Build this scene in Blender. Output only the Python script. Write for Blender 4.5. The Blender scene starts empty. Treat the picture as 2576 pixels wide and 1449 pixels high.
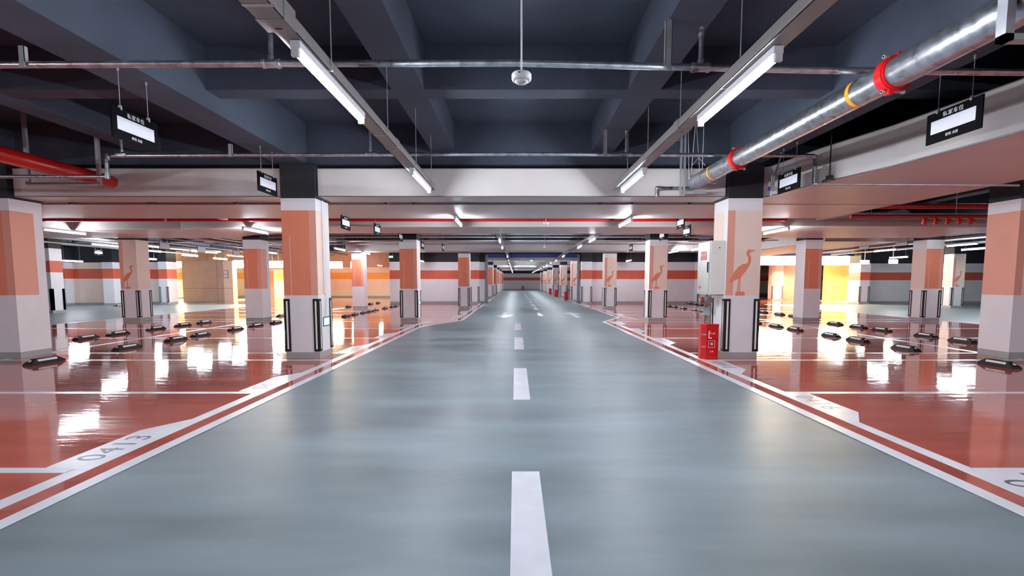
import bpy, math, random
from mathutils import Vector, Matrix
random.seed(7)
S = bpy.context.scene
C = S.collection

# ------------------------------------------------------------------ camera
FPX, PITCH, EYE = 1200.0, math.radians(4.5), 1.32
VX, VY = 1297.0, 709.0
PCY = VY + FPX * math.tan(PITCH)
cam = bpy.data.cameras.new('camera')
cam.sensor_width = 36.0
cam.lens = FPX / 2576 * 36
cam.shift_x = -(VX - 1288) / 2576
cam.shift_y = (PCY - 724.5) / 2576
cam.clip_start, cam.clip_end = 0.05, 300
camo = bpy.data.objects.new('camera', cam)
C.objects.link(camo)
camo.location = (0, 0, EYE)
camo.rotation_euler = (math.pi / 2 - PITCH, 0, 0)
S.camera = camo

# ------------------------------------------------------------------ world + exposure
w = bpy.data.worlds.new('world')
S.world = w
w.use_nodes = True
w.node_tree.nodes['Background'].inputs[0].default_value = (0.05, 0.055, 0.07, 1)
w.node_tree.nodes['Background'].inputs[1].default_value = 0.3
S.view_settings.view_transform = 'Standard'
S.view_settings.look = 'None'
S.view_settings.gamma = 1
S.view_settings.use_curve_mapping = False
S.view_settings.exposure = 1.4
TUBE = 150.0          # radiance of the white LED tubes
WARM = 84.0           # radiance of the warm cove strips in the lobbies
S.cycles.max_bounces = 10
S.cycles.diffuse_bounces = 6
S.cycles.glossy_bounces = 5
S.cycles.caustics_reflective = False
S.cycles.caustics_refractive = False
S.cycles.sample_clamp_indirect = 8
S.cycles.use_denoising = True
try:
    S.cycles.denoiser = 'OPENIMAGEDENOISE'
except Exception:
    pass


def ray(px, py):
    a = (px - VX) / FPX; b = (PCY - py) / FPX
    c, s = math.cos(PITCH), math.sin(PITCH)
    return (a, c + b * s, -s + b * c)


def at(px, py, Y):          # the world point at depth Y seen at a photo pixel
    r = ray(px, py); k = Y / r[1]
    return Vector((r[0] * k, Y, EYE + r[2] * k))


def fl(px, py, z=0.0):      # the world point at height z seen at a photo pixel
    r = ray(px, py); k = (z - EYE) / r[2]
    return Vector((r[0] * k, r[1] * k, z))


# ------------------------------------------------------------------ materials
def lin(c):
    return tuple(((v / 255) / 12.92 if v / 255 <= 0.04045 else ((v / 255 + 0.055) / 1.055) ** 2.4) for v in c)


def mat(name, rgb, rough=0.6, metal=0.0, var=0.06, scale=3.0, bump=0.0, bscale=20.0, stretch=None, spec=0.5,
        rvar=0.0, coat=0.0, patches=None):
    m = bpy.data.materials.new(name); m.use_nodes = True
    nt = m.node_tree; N = nt.nodes; L = nt.links
    b = N['Principled BSDF']
    b.inputs['Roughness'].default_value = rough
    b.inputs['Metallic'].default_value = metal
    b.inputs['Specular IOR Level'].default_value = spec
    if coat:
        b.inputs['Coat Weight'].default_value = coat
        b.inputs['Coat Roughness'].default_value = 0.05
    g = N.new('ShaderNodeNewGeometry')
    mp = N.new('ShaderNodeMapping')
    L.new(g.outputs['Position'], mp.inputs['Vector'])
    if stretch:
        mp.inputs['Scale'].default_value = stretch
    no = N.new('ShaderNodeTexNoise')
    no.inputs['Scale'].default_value = scale
    no.inputs['Detail'].default_value = 5
    L.new(mp.outputs['Vector'], no.inputs['Vector'])
    cr = N.new('ShaderNodeValToRGB')
    c = lin(rgb)
    lo = tuple(max(0, x * (1 - var * 1.5)) for x in c) + (1,)
    hi = tuple(min(1, x * (1 + var * 1.5)) for x in c) + (1,)
    cr.color_ramp.elements[0].position = 0.3; cr.color_ramp.elements[0].color = lo
    cr.color_ramp.elements[1].position = 0.7; cr.color_ramp.elements[1].color = hi
    L.new(no.outputs['Fac'], cr.inputs['Fac'])
    out = cr.outputs['Color']
    if patches:
        n2 = N.new('ShaderNodeTexNoise'); n2.inputs['Scale'].default_value = patches[1]; n2.inputs['Detail'].default_value = 8
        L.new(mp.outputs['Vector'], n2.inputs['Vector'])
        r2 = N.new('ShaderNodeValToRGB'); r2.color_ramp.elements[0].position = 0.45; r2.color_ramp.elements[1].position = 0.68
        L.new(n2.outputs['Fac'], r2.inputs['Fac'])
        mx = N.new('ShaderNodeMix'); mx.data_type = 'RGBA'
        L.new(r2.outputs['Color'], mx.inputs['Factor'])
        L.new(out, mx.inputs['A']); mx.inputs['B'].default_value = lin(patches[0]) + (1,)
        out = mx.outputs['Result']
    L.new(out, b.inputs['Base Color'])
    if rvar:
        mr = N.new('ShaderNodeMapRange')
        mr.inputs['To Min'].default_value = max(0.01, rough - rvar); mr.inputs['To Max'].default_value = rough + rvar
        L.new(no.outputs['Fac'], mr.inputs['Value']); L.new(mr.outputs['Result'], b.inputs['Roughness'])
    if bump:
        nb = N.new('ShaderNodeTexNoise'); nb.inputs['Scale'].default_value = bscale; nb.inputs['Detail'].default_value = 4
        L.new(mp.outputs['Vector'], nb.inputs['Vector'])
        bp = N.new('ShaderNodeBump'); bp.inputs['Strength'].default_value = bump; bp.inputs['Distance'].default_value = 0.02
        L.new(nb.outputs['Fac'], bp.inputs['Height']); L.new(bp.outputs['Normal'], b.inputs['Normal'])
    return m


def emat(name, rgb, strength):
    m = bpy.data.materials.new(name); m.use_nodes = True
    b = m.node_tree.nodes['Principled BSDF']
    b.inputs['Base Color'].default_value = (0.8, 0.8, 0.8, 1)
    b.inputs['Emission Color'].default_value = tuple(rgb) + (1,)
    b.inputs['Emission Strength'].default_value = strength
    return m


M = dict(
    lane=mat('grey_epoxy', (120, 134, 139), 0.42, var=0.19, scale=1.0, stretch=(0.45, 1.8, 1), rvar=0.13, bump=0.05, bscale=9),
    red=mat('red_epoxy', (186, 98, 86), 0.05, var=0.12, scale=1.2, bump=0.09, bscale=4.0, rvar=0.03, stretch=(0.4, 2.0, 1), spec=0.75),
    paint=mat('white_line_paint', (228, 228, 236), 0.26, var=0.04, scale=4, bump=0.08, bscale=3),
    ink=mat('grey_number_paint', (104, 108, 120), 0.3, var=0.03),
    white=mat('white_wall_paint', (226, 223, 226), 0.6, var=0.02, bump=0.03, bscale=60),
    orange=mat('orange_paint', (224, 132, 100), 0.6, var=0.02, bump=0.03, bscale=60),
    salmon=mat('salmon_paint', (224, 158, 138), 0.6, var=0.02),
    cream=mat('cream_peach_paint', (232, 208, 194), 0.6, var=0.02),
    band=mat('brick_red_band', (205, 92, 68), 0.6, var=0.03),
    lobbywall=mat('cream_lobby_paint', (240, 226, 204), 0.5, var=0.02),
    lobbyband=mat('amber_band', (242, 176, 84), 0.5, var=0.02),
    yellow=mat('yellow_panel', (250, 232, 140), 0.5, var=0.02),
    brown=mat('brown_stone_cladding', (192, 166, 150), 0.6, var=0.05, scale=2),
    plinth=mat('grey_plinth_paint', (158, 160, 158), 0.45, var=0.04),
    slate=mat('slate_blue_ceiling_paint', (60, 67, 82), 0.75, var=0.14, scale=1.3, bump=0.25, bscale=14),
    black=mat('black_column_head_paint', (34, 35, 41), 0.75, var=0.08),
    duct=mat('pale_fire_board', (214, 209, 205), 0.46, var=0.03, scale=1.5, bump=0.05, bscale=2, spec=0.35),
    flange=mat('galvanised_flange', (150, 150, 150), 0.35, metal=0.8, var=0.1),
    galv=mat('galvanised_pipe', (188, 193, 200), 0.30, metal=0.93, var=0.16, scale=14, rvar=0.1, bump=0.08, bscale=40),
    steel=mat('dull_galvanised_steel', (182, 184, 188), 0.42, metal=0.55, var=0.1, scale=8),
    tray=mat('grey_coated_tray', (150, 146, 144), 0.45, metal=0.25, var=0.04),
    redpipe=mat('red_fire_pipe', (205, 22, 26), 0.3, var=0.05, coat=0.3),
    redbox=mat('red_enamel', (206, 12, 14), 0.22, var=0.03, coat=0.4),
    tape=mat('orange_tape', (240, 150, 20), 0.5, var=0.03),
    rubber=mat('black_rubber', (26, 22, 22), 0.5, var=0.12, scale=20, spec=0.3),
    signblack=mat('black_acrylic', (11, 11, 14), 0.6, var=0.03, spec=0.06),
    signwhite=mat('white_insert_card', (232, 232, 242), 0.4, var=0.01),
    lettering=mat('white_lettering', (235, 235, 235), 0.5, var=0.01),
    signback=mat('grey_sign_back', (176, 178, 192), 0.5, var=0.02),
    plastic=mat('white_plastic', (232, 232, 238), 0.35, var=0.01),
    cabinet=mat('cream_metal_cabinet', (222, 219, 210), 0.35, var=0.02),
    cabdoor=mat('grey_cabinet_door', (176, 186, 190), 0.22, metal=0.2, var=0.03),
    labelred=mat('red_label', (200, 20, 40), 0.4, var=0.02),
    blue=mat('blue_shutter_box', (58, 60, 130), 0.4, var=0.08),
    shutter=mat('steel_shutter', (140, 144, 150), 0.4, metal=0.5, var=0.08),
    darkmetal=mat('dark_bracket', (58, 52, 50), 0.5, metal=0.3, var=0.1),
    reflector=mat('white_reflective_strip', (232, 230, 232), 0.35, var=0.02),
    valve=mat('grey_cast_iron', (128, 124, 122), 0.5, metal=0.4, var=0.1),
    exitframe=mat('dark_green_frame', (50, 66, 60), 0.4, var=0.02),
    tube=emat('led_tube_glow', (0.86, 0.91, 1.0), TUBE),
    warm=emat('warm_cove_glow', (1.0, 0.80, 0.50), WARM),
    flood=emat('flood_lamp_glow', (1.0, 0.9, 0.75), 8.0),
    green=emat('exit_sign_glow', (0.03, 0.75, 0.5), 0.5),
    pale=emat('exit_symbol_glow', (0.6, 1.0, 0.85), 0.5),
)


# ------------------------------------------------------------------ mesh builder
class MB:
    def __init__(s):
        s.v = []; s.f = []; s.m = []; s.sm = []

    def add(s, vs, fs, m=0, smooth=False):
        k = len(s.v); s.v += [tuple(v) for v in vs]
        for f in fs:
            s.f.append([k + i for i in f]); s.m.append(m); s.sm.append(smooth)
        return s

    def box(s, x0, x1, y0, y1, z0, z1, m=0):
        if x0 > x1: x0, x1 = x1, x0
        if y0 > y1: y0, y1 = y1, y0
        if z0 > z1: z0, z1 = z1, z0
        v = [(x0, y0, z0), (x1, y0, z0), (x1, y1, z0), (x0, y1, z0), (x0, y0, z1), (x1, y0, z1), (x1, y1, z1), (x0, y1, z1)]
        return s.add(v, [(3, 2, 1, 0), (4, 5, 6, 7), (0, 1, 5, 4), (1, 2, 6, 5), (2, 3, 7, 6), (3, 0, 4, 7)], m)

    def tube(s, p0, p1, r, n=14, m=0, r1=None, caps=True):
        p0 = Vector(p0); p1 = Vector(p1); d = (p1 - p0).normalized()
        a = d.orthogonal().normalized(); b = d.cross(a); r1 = r if r1 is None else r1
        v = []
        for p, q in ((p0, r), (p1, r1)):
            for i in range(n):
                t = 2 * math.pi * i / n
                v.append(p + (a * math.cos(t) + b * math.sin(t)) * q)
        s.add(v, [(i, (i + 1) % n, n + (i + 1) % n, n + i) for i in range(n)], m, True)
        if caps:
            s.add(v[:n], [tuple(reversed(range(n)))], m); s.add(v[n:], [tuple(range(n))], m)
        return s

    def path(s, pts, r, n=8, m=0):
        for i in range(len(pts) - 1):
            s.tube(pts[i], pts[i + 1], r, n, m)
            if i: s.ball(pts[i], r * 1.0, n, m)
        return s

    def ball(s, c, r, n=8, m=0):
        c = Vector(c); v = []; k = max(4, n // 2)
        for j in range(1, k):
            ph = math.pi * j / k
            for i in range(n):
                t = 2 * math.pi * i / n
                v.append(c + Vector((math.sin(ph) * math.cos(t), math.sin(ph) * math.sin(t), math.cos(ph))) * r)
        f = []
        for j in range(k - 2):
            for i in range(n):
                f.append((j * n + i, (j + 1) * n + i, (j + 1) * n + (i + 1) % n, j * n + (i + 1) % n))
        top = len(v); v.append(c + Vector((0, 0, r))); v.append(c - Vector((0, 0, r)))
        for i in range(n):
            f.append((top, i, (i + 1) % n)); f.append((top + 1, (k - 2) * n + (i + 1) % n, (k - 2) * n + i))
        return s.add(v, f, m, True)

    def prism(s, poly, z0, z1, m=0):
        n = len(poly)
        a = sum(poly[i][0] * poly[(i + 1) % n][1] - poly[(i + 1) % n][0] * poly[i][1] for i in range(n))
        if a < 0: poly = poly[::-1]
        v = [(x, y, z0) for x, y in poly] + [(x, y, z1) for x, y in poly]
        return s.add(v, [tuple(reversed(range(n))), tuple(range(n, 2 * n))] + [(i, (i + 1) % n, n + (i + 1) % n, n + i) for i in range(n)], m)

    def xz(s, poly, y0, y1, m=0):          # outline in the x-z plane given depth from y0 to y1
        n = len(poly)
        v = [(x, y0, z) for x, z in poly] + [(x, y1, z) for x, z in poly]
        return s.add(v, [tuple(range(n)), tuple(reversed(range(n, 2 * n)))] + [(i, n + i, n + (i + 1) % n, (i + 1) % n) for i in range(n)], m)

    def lathe(s, prof, c, n=28, m=0):      # profile (r, z) spun about the vertical through c
        v = []
        for r, z in prof:
            for i in range(n):
                t = 2 * math.pi * i / n
                v.append((c[0] + r * math.cos(t), c[1] + r * math.sin(t), c[2] + z))
        f = []
        for j in range(len(prof) - 1):
            for i in range(n):
                f.append((j * n + i, j * n + (i + 1) % n, (j + 1) * n + (i + 1) % n, (j + 1) * n + i))
        return s.add(v, f, m, True)

    def build(s, name, mats, parent=None, bevel=0.0):
        me = bpy.data.meshes.new(name)
        me.from_pydata(s.v, [], s.f)
        if not isinstance(mats, (list, tuple)): mats = [mats]
        for q in mats: me.materials.append(q)
        for p, a, b in zip(me.polygons, s.m, s.sm):
            p.material_index = a; p.use_smooth = b
        me.update()
        o = bpy.data.objects.new(name, me); C.objects.link(o)
        if parent: o.parent = parent
        if bevel:
            bv = o.modifiers.new('bevel', 'BEVEL'); bv.width = bevel; bv.segments = 2; bv.limit_method = 'ANGLE'
        return o


def tag(o, label, cat, group=None, kind=None):
    o['label'] = label; o['category'] = cat
    if group: o['group'] = group
    if kind: o['kind'] = kind
    return o


def thing(name, loc, label, cat, group=None, rz=0.0):
    o = bpy.data.objects.new(name, None); C.objects.link(o)
    o.empty_display_size = 0.2
    o.location = loc; o.rotation_euler = (0, 0, rz)
    return tag(o, label, cat, group)


def struct(o):
    o['kind'] = 'structure'; return o


def copy_tree(o, parent=None, skip='none'):
    c = o.copy(); C.objects.link(c)
    if parent: c.parent = parent
    for ch in list(o.children):
        if not ch.name.startswith(skip):
            copy_tree(ch, c)
    return c


def text_mesh(name, s, size, m, depth=0.001, parent=None, spacing=1.0):
    cu = bpy.data.curves.new(name + '_curve', 'FONT'); cu.body = s; cu.size = size
    cu.extrude = depth; cu.align_x = 'CENTER'; cu.align_y = 'CENTER'; cu.space_character = spacing
    tmp = bpy.data.objects.new(name + '_tmp', cu); C.objects.link(tmp)
    bpy.context.view_layer.update()
    me = bpy.data.meshes.new_from_object(tmp.evaluated_get(bpy.context.evaluated_depsgraph_get()))
    bpy.data.objects.remove(tmp); bpy.data.curves.remove(cu)
    me.name = name; me.materials.clear(); me.materials.append(m)
    o = bpy.data.objects.new(name, me); C.objects.link(o)
    if parent: o.parent = parent
    return o


ORD = ['first', 'second', 'third', 'fourth', 'fifth', 'sixth', 'seventh', 'eighth', 'ninth', 'tenth', 'eleventh', 'twelfth', 'thirteenth', 'fourteenth', 'fifteenth', 'sixteenth', 'seventeenth', 'eighteenth']

# ================================================================== STRUCTURE
ZC = 3.98                                # slab soffit
XL, XR, YN, YF = -34.0, 36.0, -12.0, 80.0
WALLY = 29.4
LB = [(-2.75, YN), (-2.75, 14.1), (-1.80, 16.4), (-1.85, YF)]      # lane edge, left (outer edge of the white line)
RB = [(2.86, YN), (2.86, 15.7), (3.75, 17.6), (3.72, YF)]

fm = MB()
fm.box(XL, XR, YN, YF, -0.2, 0.0, 0)
left = [(x, y) for x, y in LB[:3]] + [(-1.83, WALLY)]
fm.prism(left + [(-7.65, WALLY), (-7.65, 40), (-19.2, 40), (-19.2, 28), (-14.3, 28), (-14.3, YN)], 0.0, 0.002, 1)
right = [(x, y) for x, y in RB[:3]] + [(3.74, WALLY)]
fm.prism(right + [(14.6, WALLY), (14.6, 44), (20.8, 44), (20.8, WALLY - 1.5), (14.5, WALLY - 1.5), (14.5, YN)], 0.0, 0.002, 1)
fm.prism([(-1.95, WALLY), (-1.95, 79), (-7.4, 79), (-7.4, WALLY)], 0.0, 0.002, 1)
fm.prism([(3.8, WALLY), (3.8, 79), (9.9, 79), (9.9, WALLY)], 0.0, 0.002, 1)
struct(fm.build('floor', [M['lane'], M['red']]))

# ceiling slab with its cast beams
cm = MB()
cm.box(XL, XR, YN, YF, ZC, ZC + 0.25, 0)
for x0, x1, zb in [(-4.03, -3.53, 3.30), (3.62, 4.12, 3.30), (-8.95, -8.45, 3.30), (8.6, 9.1, 3.30), (-13.3, -12.8, 3.30), (13.7, 14.2, 3.3),
                   (-1.41, -1.04, 3.50), (1.28, 1.65, 3.50), (-6.35, -5.98, 3.50), (6.1, 6.45, 3.5), (-11.0, -10.6, 3.5), (11.2, 11.6, 3.5)]:
    cm.box(x0, x1, YN, WALLY - 0.3, zb, ZC, 0)
for x in (-18, -22.5, -27, 18.5, 23, 27.5):
    cm.box(x, x + 0.45, YN, WALLY - 1.8, 3.3, ZC, 0)
for y in (-7.6, 0.3, 8.25, 16.1, 23.95):
    cm.box(XL, XR, y, y + 0.45, 3.30, ZC - 0.001, 0)
for y in (-5.0, -2.4, 2.95, 5.62, 10.9, 13.5, 18.7, 21.4, 26.6):
    cm.box(XL, XR, y, y + 0.27, 3.501, ZC - 0.001, 0)
for y in (32, 39.9, 47.8, 55.7, 63.6, 71.5):
    cm.box(-7.5, 9.9, y, y + 0.45, 3.2, ZC - 0.001, 0)
for x in (-2.3, 3.8):
    cm.box(x, x + 0.4, 29.8, 79, 3.35, ZC, 0)
struct(cm.build('ceiling', [M['slate']]))


def band_wall(name, x0, x1, y0, y1, zb=(1.49, 2.02), top=2.53, zmax=ZC, mats=('plinth', 'white', 'band', 'white', 'black')):
    m = MB(); ks = list(dict.fromkeys(mats))
    lv = [0.0, 0.13, zb[0], zb[1], top, zmax]
    for i in range(5):
        if lv[i + 1] - lv[i] > 0.001:
            m.box(x0, x1, y0, y1, lv[i], lv[i + 1], ks.index(mats[i]))
    return struct(m.build(name, [M[k] for k in ks]))


band_wall('wall_back_left', -7.65, -1.75, WALLY, WALLY + 0.3)
band_wall('wall_back_right', 3.85, 14.6, WALLY, WALLY + 0.3)
band_wall('wall_back_far_right', 20.8, XR, 29.6, 29.9, zb=(1.42, 1.90), top=2.45)
band_wall('wall_back_far_left', -25.6, -22.9, 27.4, 27.7, zb=(1.50, 2.06), top=2.42, mats=('plinth', 'cream', 'band', 'cream', 'black'))
band_wall('wall_back_recess', -22.9, -20.5, 28.7, 29.0, zb=(1.50, 2.06), top=2.5)
band_wall('wall_back_corner', XL, -25.6, 27.9, 28.2, zb=(1.50, 2.06), top=2.5)
band_wall('wall_left', XL - 0.3, XL, YN, 28.2)
band_wall('wall_right', XR, XR + 0.3, YN, 29.9)
band_wall('wall_near', XL, XR, YN - 0.3, YN)
# bay beyond the opening
band_wall('wall_tunnel_left', -7.65, -7.35, WALLY + 0.3, YF)
band_wall('wall_tunnel_right', 9.9, 10.2, WALLY + 0.3, YF)
band_wall('wall_far', -7.35, 9.9, 79.0, 79.3, zb=(1.55, 2.05), top=2.7)
# lobbies
band_wall('wall_lobby_left', -26.0, -7.65, 40.6, 40.9, zb=(1.55, 2.1), top=2.55, mats=('plinth', 'lobbywall', 'lobbyband', 'lobbywall', 'brown'))
band_wall('wall_lobby_side', -26.3, -26.0, 29.0, 40.9, mats=('plinth', 'lobbywall', 'lobbyband', 'lobbywall', 'brown'))
band_wall('wall_lobby_right', 14.6, 34.0, 52.0, 52.3, zb=(1.45, 2.0), top=2.55, mats=('plinth', 'white', 'band', 'white', 'brown'))
band_wall('wall_lobby_right_side', 34.0, 34.3, 29.9, 52.3)
band_wall('wall_lobby_right_inner', 14.3, 14.6, WALLY + 0.3, 52.3)

# opening in the back wall: shutter box, guides
o = MB().box(-1.75, 3.85, WALLY - 0.02, WALLY + 0.45, 2.80, 3.02, 0).box(-1.75, 3.85, WALLY + 0.05, WALLY + 0.4, 2.66, 2.80, 1)
o = o.box(-1.75, 3.85, WALLY, WALLY + 0.3, 3.02, ZC, 2)
struct(o.build('trim_1', [M['blue'], M['shutter'], M['black']]))
for i, x in enumerate((-1.85, 3.77)):
    struct(MB().box(x, x + 0.16, WALLY - 0.06, WALLY - 0.004, 0, 2.98, 0).box(x + 0.05, x + 0.11, WALLY - 0.09, WALLY - 0.06, 0, 2.98, 0).build('trim_%d' % (i + 2), M['shutter']))
# blue shutter box across the right lobby mouth
struct(MB().box(14.7, 20.7, 29.35, 29.75, 2.90, 3.03, 0).box(14.7, 20.7, 29.4, 29.7, 3.03, ZC, 1).build('trim_4', [M['blue'], M['white']]))
struct(MB().box(-20.5, -7.65, 28.7, 28.9, 3.15, ZC, 0).build('trim_5', [M['slate']]))

# ================================================================== FLOOR PAINT
Z1 = 0.0035


def strip(name, pts, off0, off1, label, cat='road marking', group=None, z0=0.002):
    """flat painted strip that follows a polyline, between two sideways offsets in x"""
    a = [(x + off0, y) for x, y in pts]; b = [(x + off1, y) for x, y in pts]
    m = MB()
    for i in range(len(pts) - 1):
        m.prism([a[i], a[i + 1], b[i + 1], b[i]], z0, Z1)
    return tag(m.build(name, M['paint']), label, cat, group)


LBn = [(x, max(y, -4)) for x, y in LB]; RBn = [(x, max(y, -4)) for x, y in RB]
strip('lane_edge_line', LBn, -0.105, 0, 'solid white line along the left edge of the grey lane', group='lane edge lines', z0=0.0)
strip('lane_edge_line', RBn, 0, 0.115, 'solid white line along the right edge of the grey lane', group='lane edge lines', z0=0.0)
LI = [(-2.75, -4), (-2.75, 15.0), (-1.80, 17.3), (-1.83, WALLY)]
RI = [(2.86, -4), (2.86, 15.95)]
RI2 = [(4.0, 16.7), (3.75, 17.9), (3.75, WALLY)]
strip('bay_edge_line', LI, -0.367, -0.247, 'inner white line joining the left bay number plates', group='bay edge lines')
strip('bay_edge_line', RI, 0.262, 0.375, 'inner white line joining the near right bay number plates', group='bay edge lines')
strip('bay_edge_line', RI2, 0.262, 0.375, 'inner white line by the far right bays, past the kink in the lane', group='bay edge lines')

for i, y in enumerate((1.27, 5.26, 9.27, 13.07)):
    tag(MB().prism([(-0.025, y), (0.165, y), (0.165, y + 1.96), (-0.025, y + 1.96)], 0, Z1).build('lane_dash', M['paint']),
        '%s white dash of the centre line from the camera, in the near lane' % ORD[i], 'road marking', 'centre line dashes')
for i in range(13):
    y = 18.4 + 4 * i
    tag(MB().prism([(0.9, y), (1.07, y), (1.07, y + 1.9), (0.9, y + 1.9)], 0, Z1).build('lane_dash', M['paint']),
        'small white centre dash beyond the kink of the lane, %s of the far row' % ORD[i], 'road marking', 'far centre line dashes')


def arrow(x, y, s, label):
    p = [(-.08, 0), (.08, 0), (.08, 1.9), (.36, 1.9), (0, 3.2), (-.36, 1.9), (-.08, 1.9)]
    m = MB(); m.prism([(x + a, y + s * b) for a, b in p[:3] + p[6:]], 0, Z1)
    m.prism([(x + p[i][0], y + s * p[i][1]) for i in (3, 4, 5)], 0, Z1)
    tag(m.build('direction_arrow', M['paint']), label, 'road marking', 'lane arrows')


arrow(2.33, 17.5, 1, 'white arrow pointing away, painted in the right half of the lane')
arrow(-0.45, 20.6, -1, 'white arrow pointing to the viewer, painted in the left half of the lane')

# bay dividers
YS = [0.9, 3.25, 5.6, 7.98, 8.78, 11.12, 13.46, 15.85, 16.7, 19.0, 21.4, 23.7]


def bx_at(pts, y):
    for i in range(len(pts) - 1):
        if pts[i][1] <= y <= pts[i + 1][1]:
            t = (y - pts[i][1]) / (pts[i + 1][1] - pts[i][1]); return pts[i][0] + t * (pts[i + 1][0] - pts[i][0])
    return pts[-1][0]


for i, y in enumerate(YS):
    xl = bx_at(LB, y) - 0.36; xr = bx_at(RB, y) + 0.37
    tag(MB().box(-8.66, xl, y - 0.045, y + 0.045, 0.002, Z1).build('bay_line', M['paint']),
        'white line across the red bays left of the lane, %s from the camera' % ORD[i], 'road marking', 'bay lines left of the lane')
    tag(MB().box(xr, 8.6, y - 0.045, y + 0.045, 0.002, Z1).build('bay_line', M['paint']),
        'white line across the red bays right of the lane, %s from the camera' % ORD[i], 'road marking', 'bay lines right of the lane')
    if y > 6:
        tag(MB().box(-14.2, -8.78, y - 0.045, y + 0.045, 0.002, Z1).build('bay_line', M['paint']),
            'white line across the outer left bays, %s visible from the camera' % ORD[i - 3], 'road marking', 'bay lines of the outer left bays')
        tag(MB().box(8.72, 14.4, y - 0.045, y + 0.045, 0.002, Z1).build('bay_line', M['paint']),
            'white line across the outer right bays, %s visible from the camera' % ORD[i - 3], 'road marking', 'bay lines of the outer right bays')
tag(MB().box(-8.78, -8.66, -2, 27, 0.002, Z1).build('bay_divider_line', M['paint']), 'long white line between the two rows of left bays', 'road marking')
tag(MB().box(8.60, 8.72, -2, 27, 0.002, Z1).build('bay_divider_line', M['paint']), 'long white line between the two rows of right bays', 'road marking')
tag(MB().box(-14.4, -14.28, -2, 27, 0.0, Z1).build('bay_divider_line', M['paint']), 'long white line where the outer left bays meet the grey side aisle', 'road marking')
tag(MB().box(14.45, 14.57, -2, 27, 0.0, Z1).build('bay_divider_line', M['paint']), 'long white line where the outer right bays meet the grey side aisle', 'road marking')


def plate(side, y, num, lbl):
    """white number plate at a bay mouth; y = divider line it starts from"""
    if side < 0:
        xb = bx_at(LB, y + .4) - 0.25
        poly = [(xb, y), (xb - 0.34, y + 0.05), (xb - 0.34, y + 0.9), (xb - 0.12, y + 1.25), (xb, y + 1.25)]
        tx, ty, rz = xb - 0.175, y + 0.47, math.pi / 2
    else:
        xb = bx_at(RB, y - .4) + 0.265
        poly = [(xb, y), (xb + 0.345, y - 0.04), (xb + 0.345, y - 0.88), (xb + 0.11, y - 1.22), (xb, y - 1.22)]
        tx, ty, rz = xb + 0.175, y - 0.47, -math.pi / 2
    t = thing('bay_number_plate', (0, 0, 0), lbl, 'floor number', 'painted bay number plates')
    MB().prism(poly, 0.002, 0.0042).build('painted_ground', M['paint'], t)
    if num:
        n = text_mesh('number', num, 0.27, M['ink'], 0.0004, t, 1.12)
        n.location = (tx, ty, 0.0046); n.rotation_euler = (0, 0, rz)


plate(-1, 3.25, '0413', 'white floor plate reading 0413 at the mouth of the nearest left bay')
plate(-1, 5.62, '0412', 'white floor plate reading 0412, just before the near left column')
plate(-1, 8.74, '0411', 'white floor plate just behind the near left column')
plate(-1, 11.1, '0410', 'white floor plate left of the lane, second behind the near left column')
plate(-1, 13.4, '0409', 'white floor plate left of the lane where the edge starts to bend')
plate(-1, 17.6, None, 'white floor plate left of the lane, past the bend')
plate(-1, 20.0, None, 'white floor plate left of the lane, close to the third column')
plate(1, 3.27, '0417', 'white floor plate cut by the right frame edge, nearest right bay')
plate(1, 5.62, '0416', 'white floor plate reading 0416 right of the lane')
plate(1, 7.98, '0415', 'white floor plate reading 0415 in front of the near right column')
plate(1, 11.14, '0414', 'white floor plate right of the lane, first behind the red box')
plate(1, 13.48, None, 'white floor plate right of the lane, second behind the red box')
plate(1, 15.8, None, 'white floor plate right of the lane at the kink')
plate(1, 19.9, None, 'white floor plate right of the lane, first past the kink')
plate(1, 22.4, None, 'white floor plate right of the lane, second past the kink')

# ================================================================== COLUMNS
HERON = [(697, 168), (650, 180), (628, 190), (620, 200), (622, 215), (636, 235), (640, 270), (632, 310), (620, 340), (595, 375), (580, 400),
         (548, 440), (530, 470), (512, 473), (500, 478), (455, 500), (425, 524), (416, 522), (418, 500), (440, 440), (460, 402), (500, 352),
         (548, 316), (580, 312), (596, 308), (607, 290), (608, 262), (602, 235), (590, 222), (585, 195), (595, 168), (612, 158), (640, 160)]
HLEG1 = [(508, 474), (517, 474), (510, 616), (498, 616)]
HLEG2 = [(523, 470), (532, 470), (532, 616), (522, 616)]
HBLK = [(480, 624), (500, 614), (572, 615), (584, 628), (583, 658), (482, 661)]
k_ = 0.001557


def heron(parent, w, y=-0.002, name='heron_mural'):
    m = MB()
    sc = w / 0.58
    for pl in (HERON, HLEG1, HLEG2, HBLK):
        m.xz([((px - 372) * k_ * sc, 1.085 + (660 - py) * k_) for px, py in pl], y, 0.0005)
    o = m.build(name, M['orange'], parent)
    return o


def guard(parent, x, y, sx, sy):
    """L-shaped rubber guard on the corner (x, y); sx, sy point into the column"""
    m = MB(); t, wd, z0, z1 = 0.012, 0.09, 0.125, 1.03
    m.box(x - sx * t, x + sx * wd, y - sy * t, y, z0, z1)
    m.box(x - sx * t, x, y - sy * 0.001, y + sy * wd, z0, z1)
    g = m.build('corner_guard', M['rubber'], parent)
    r = MB()
    r.box(x + sx * 0.03, x + sx * 0.058, y - sy * (t + 0.002), y - sy * t, z0 + 0.04, z1 - 0.04)
    r.box(x - sx * (t + 0.002), x - sx * t, y + sy * 0.03, y + sy * 0.058, z0 + 0.04, z1 - 0.04)
    s_ = r.build('reflective_strip', M['reflector'], g)
    return g


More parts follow.
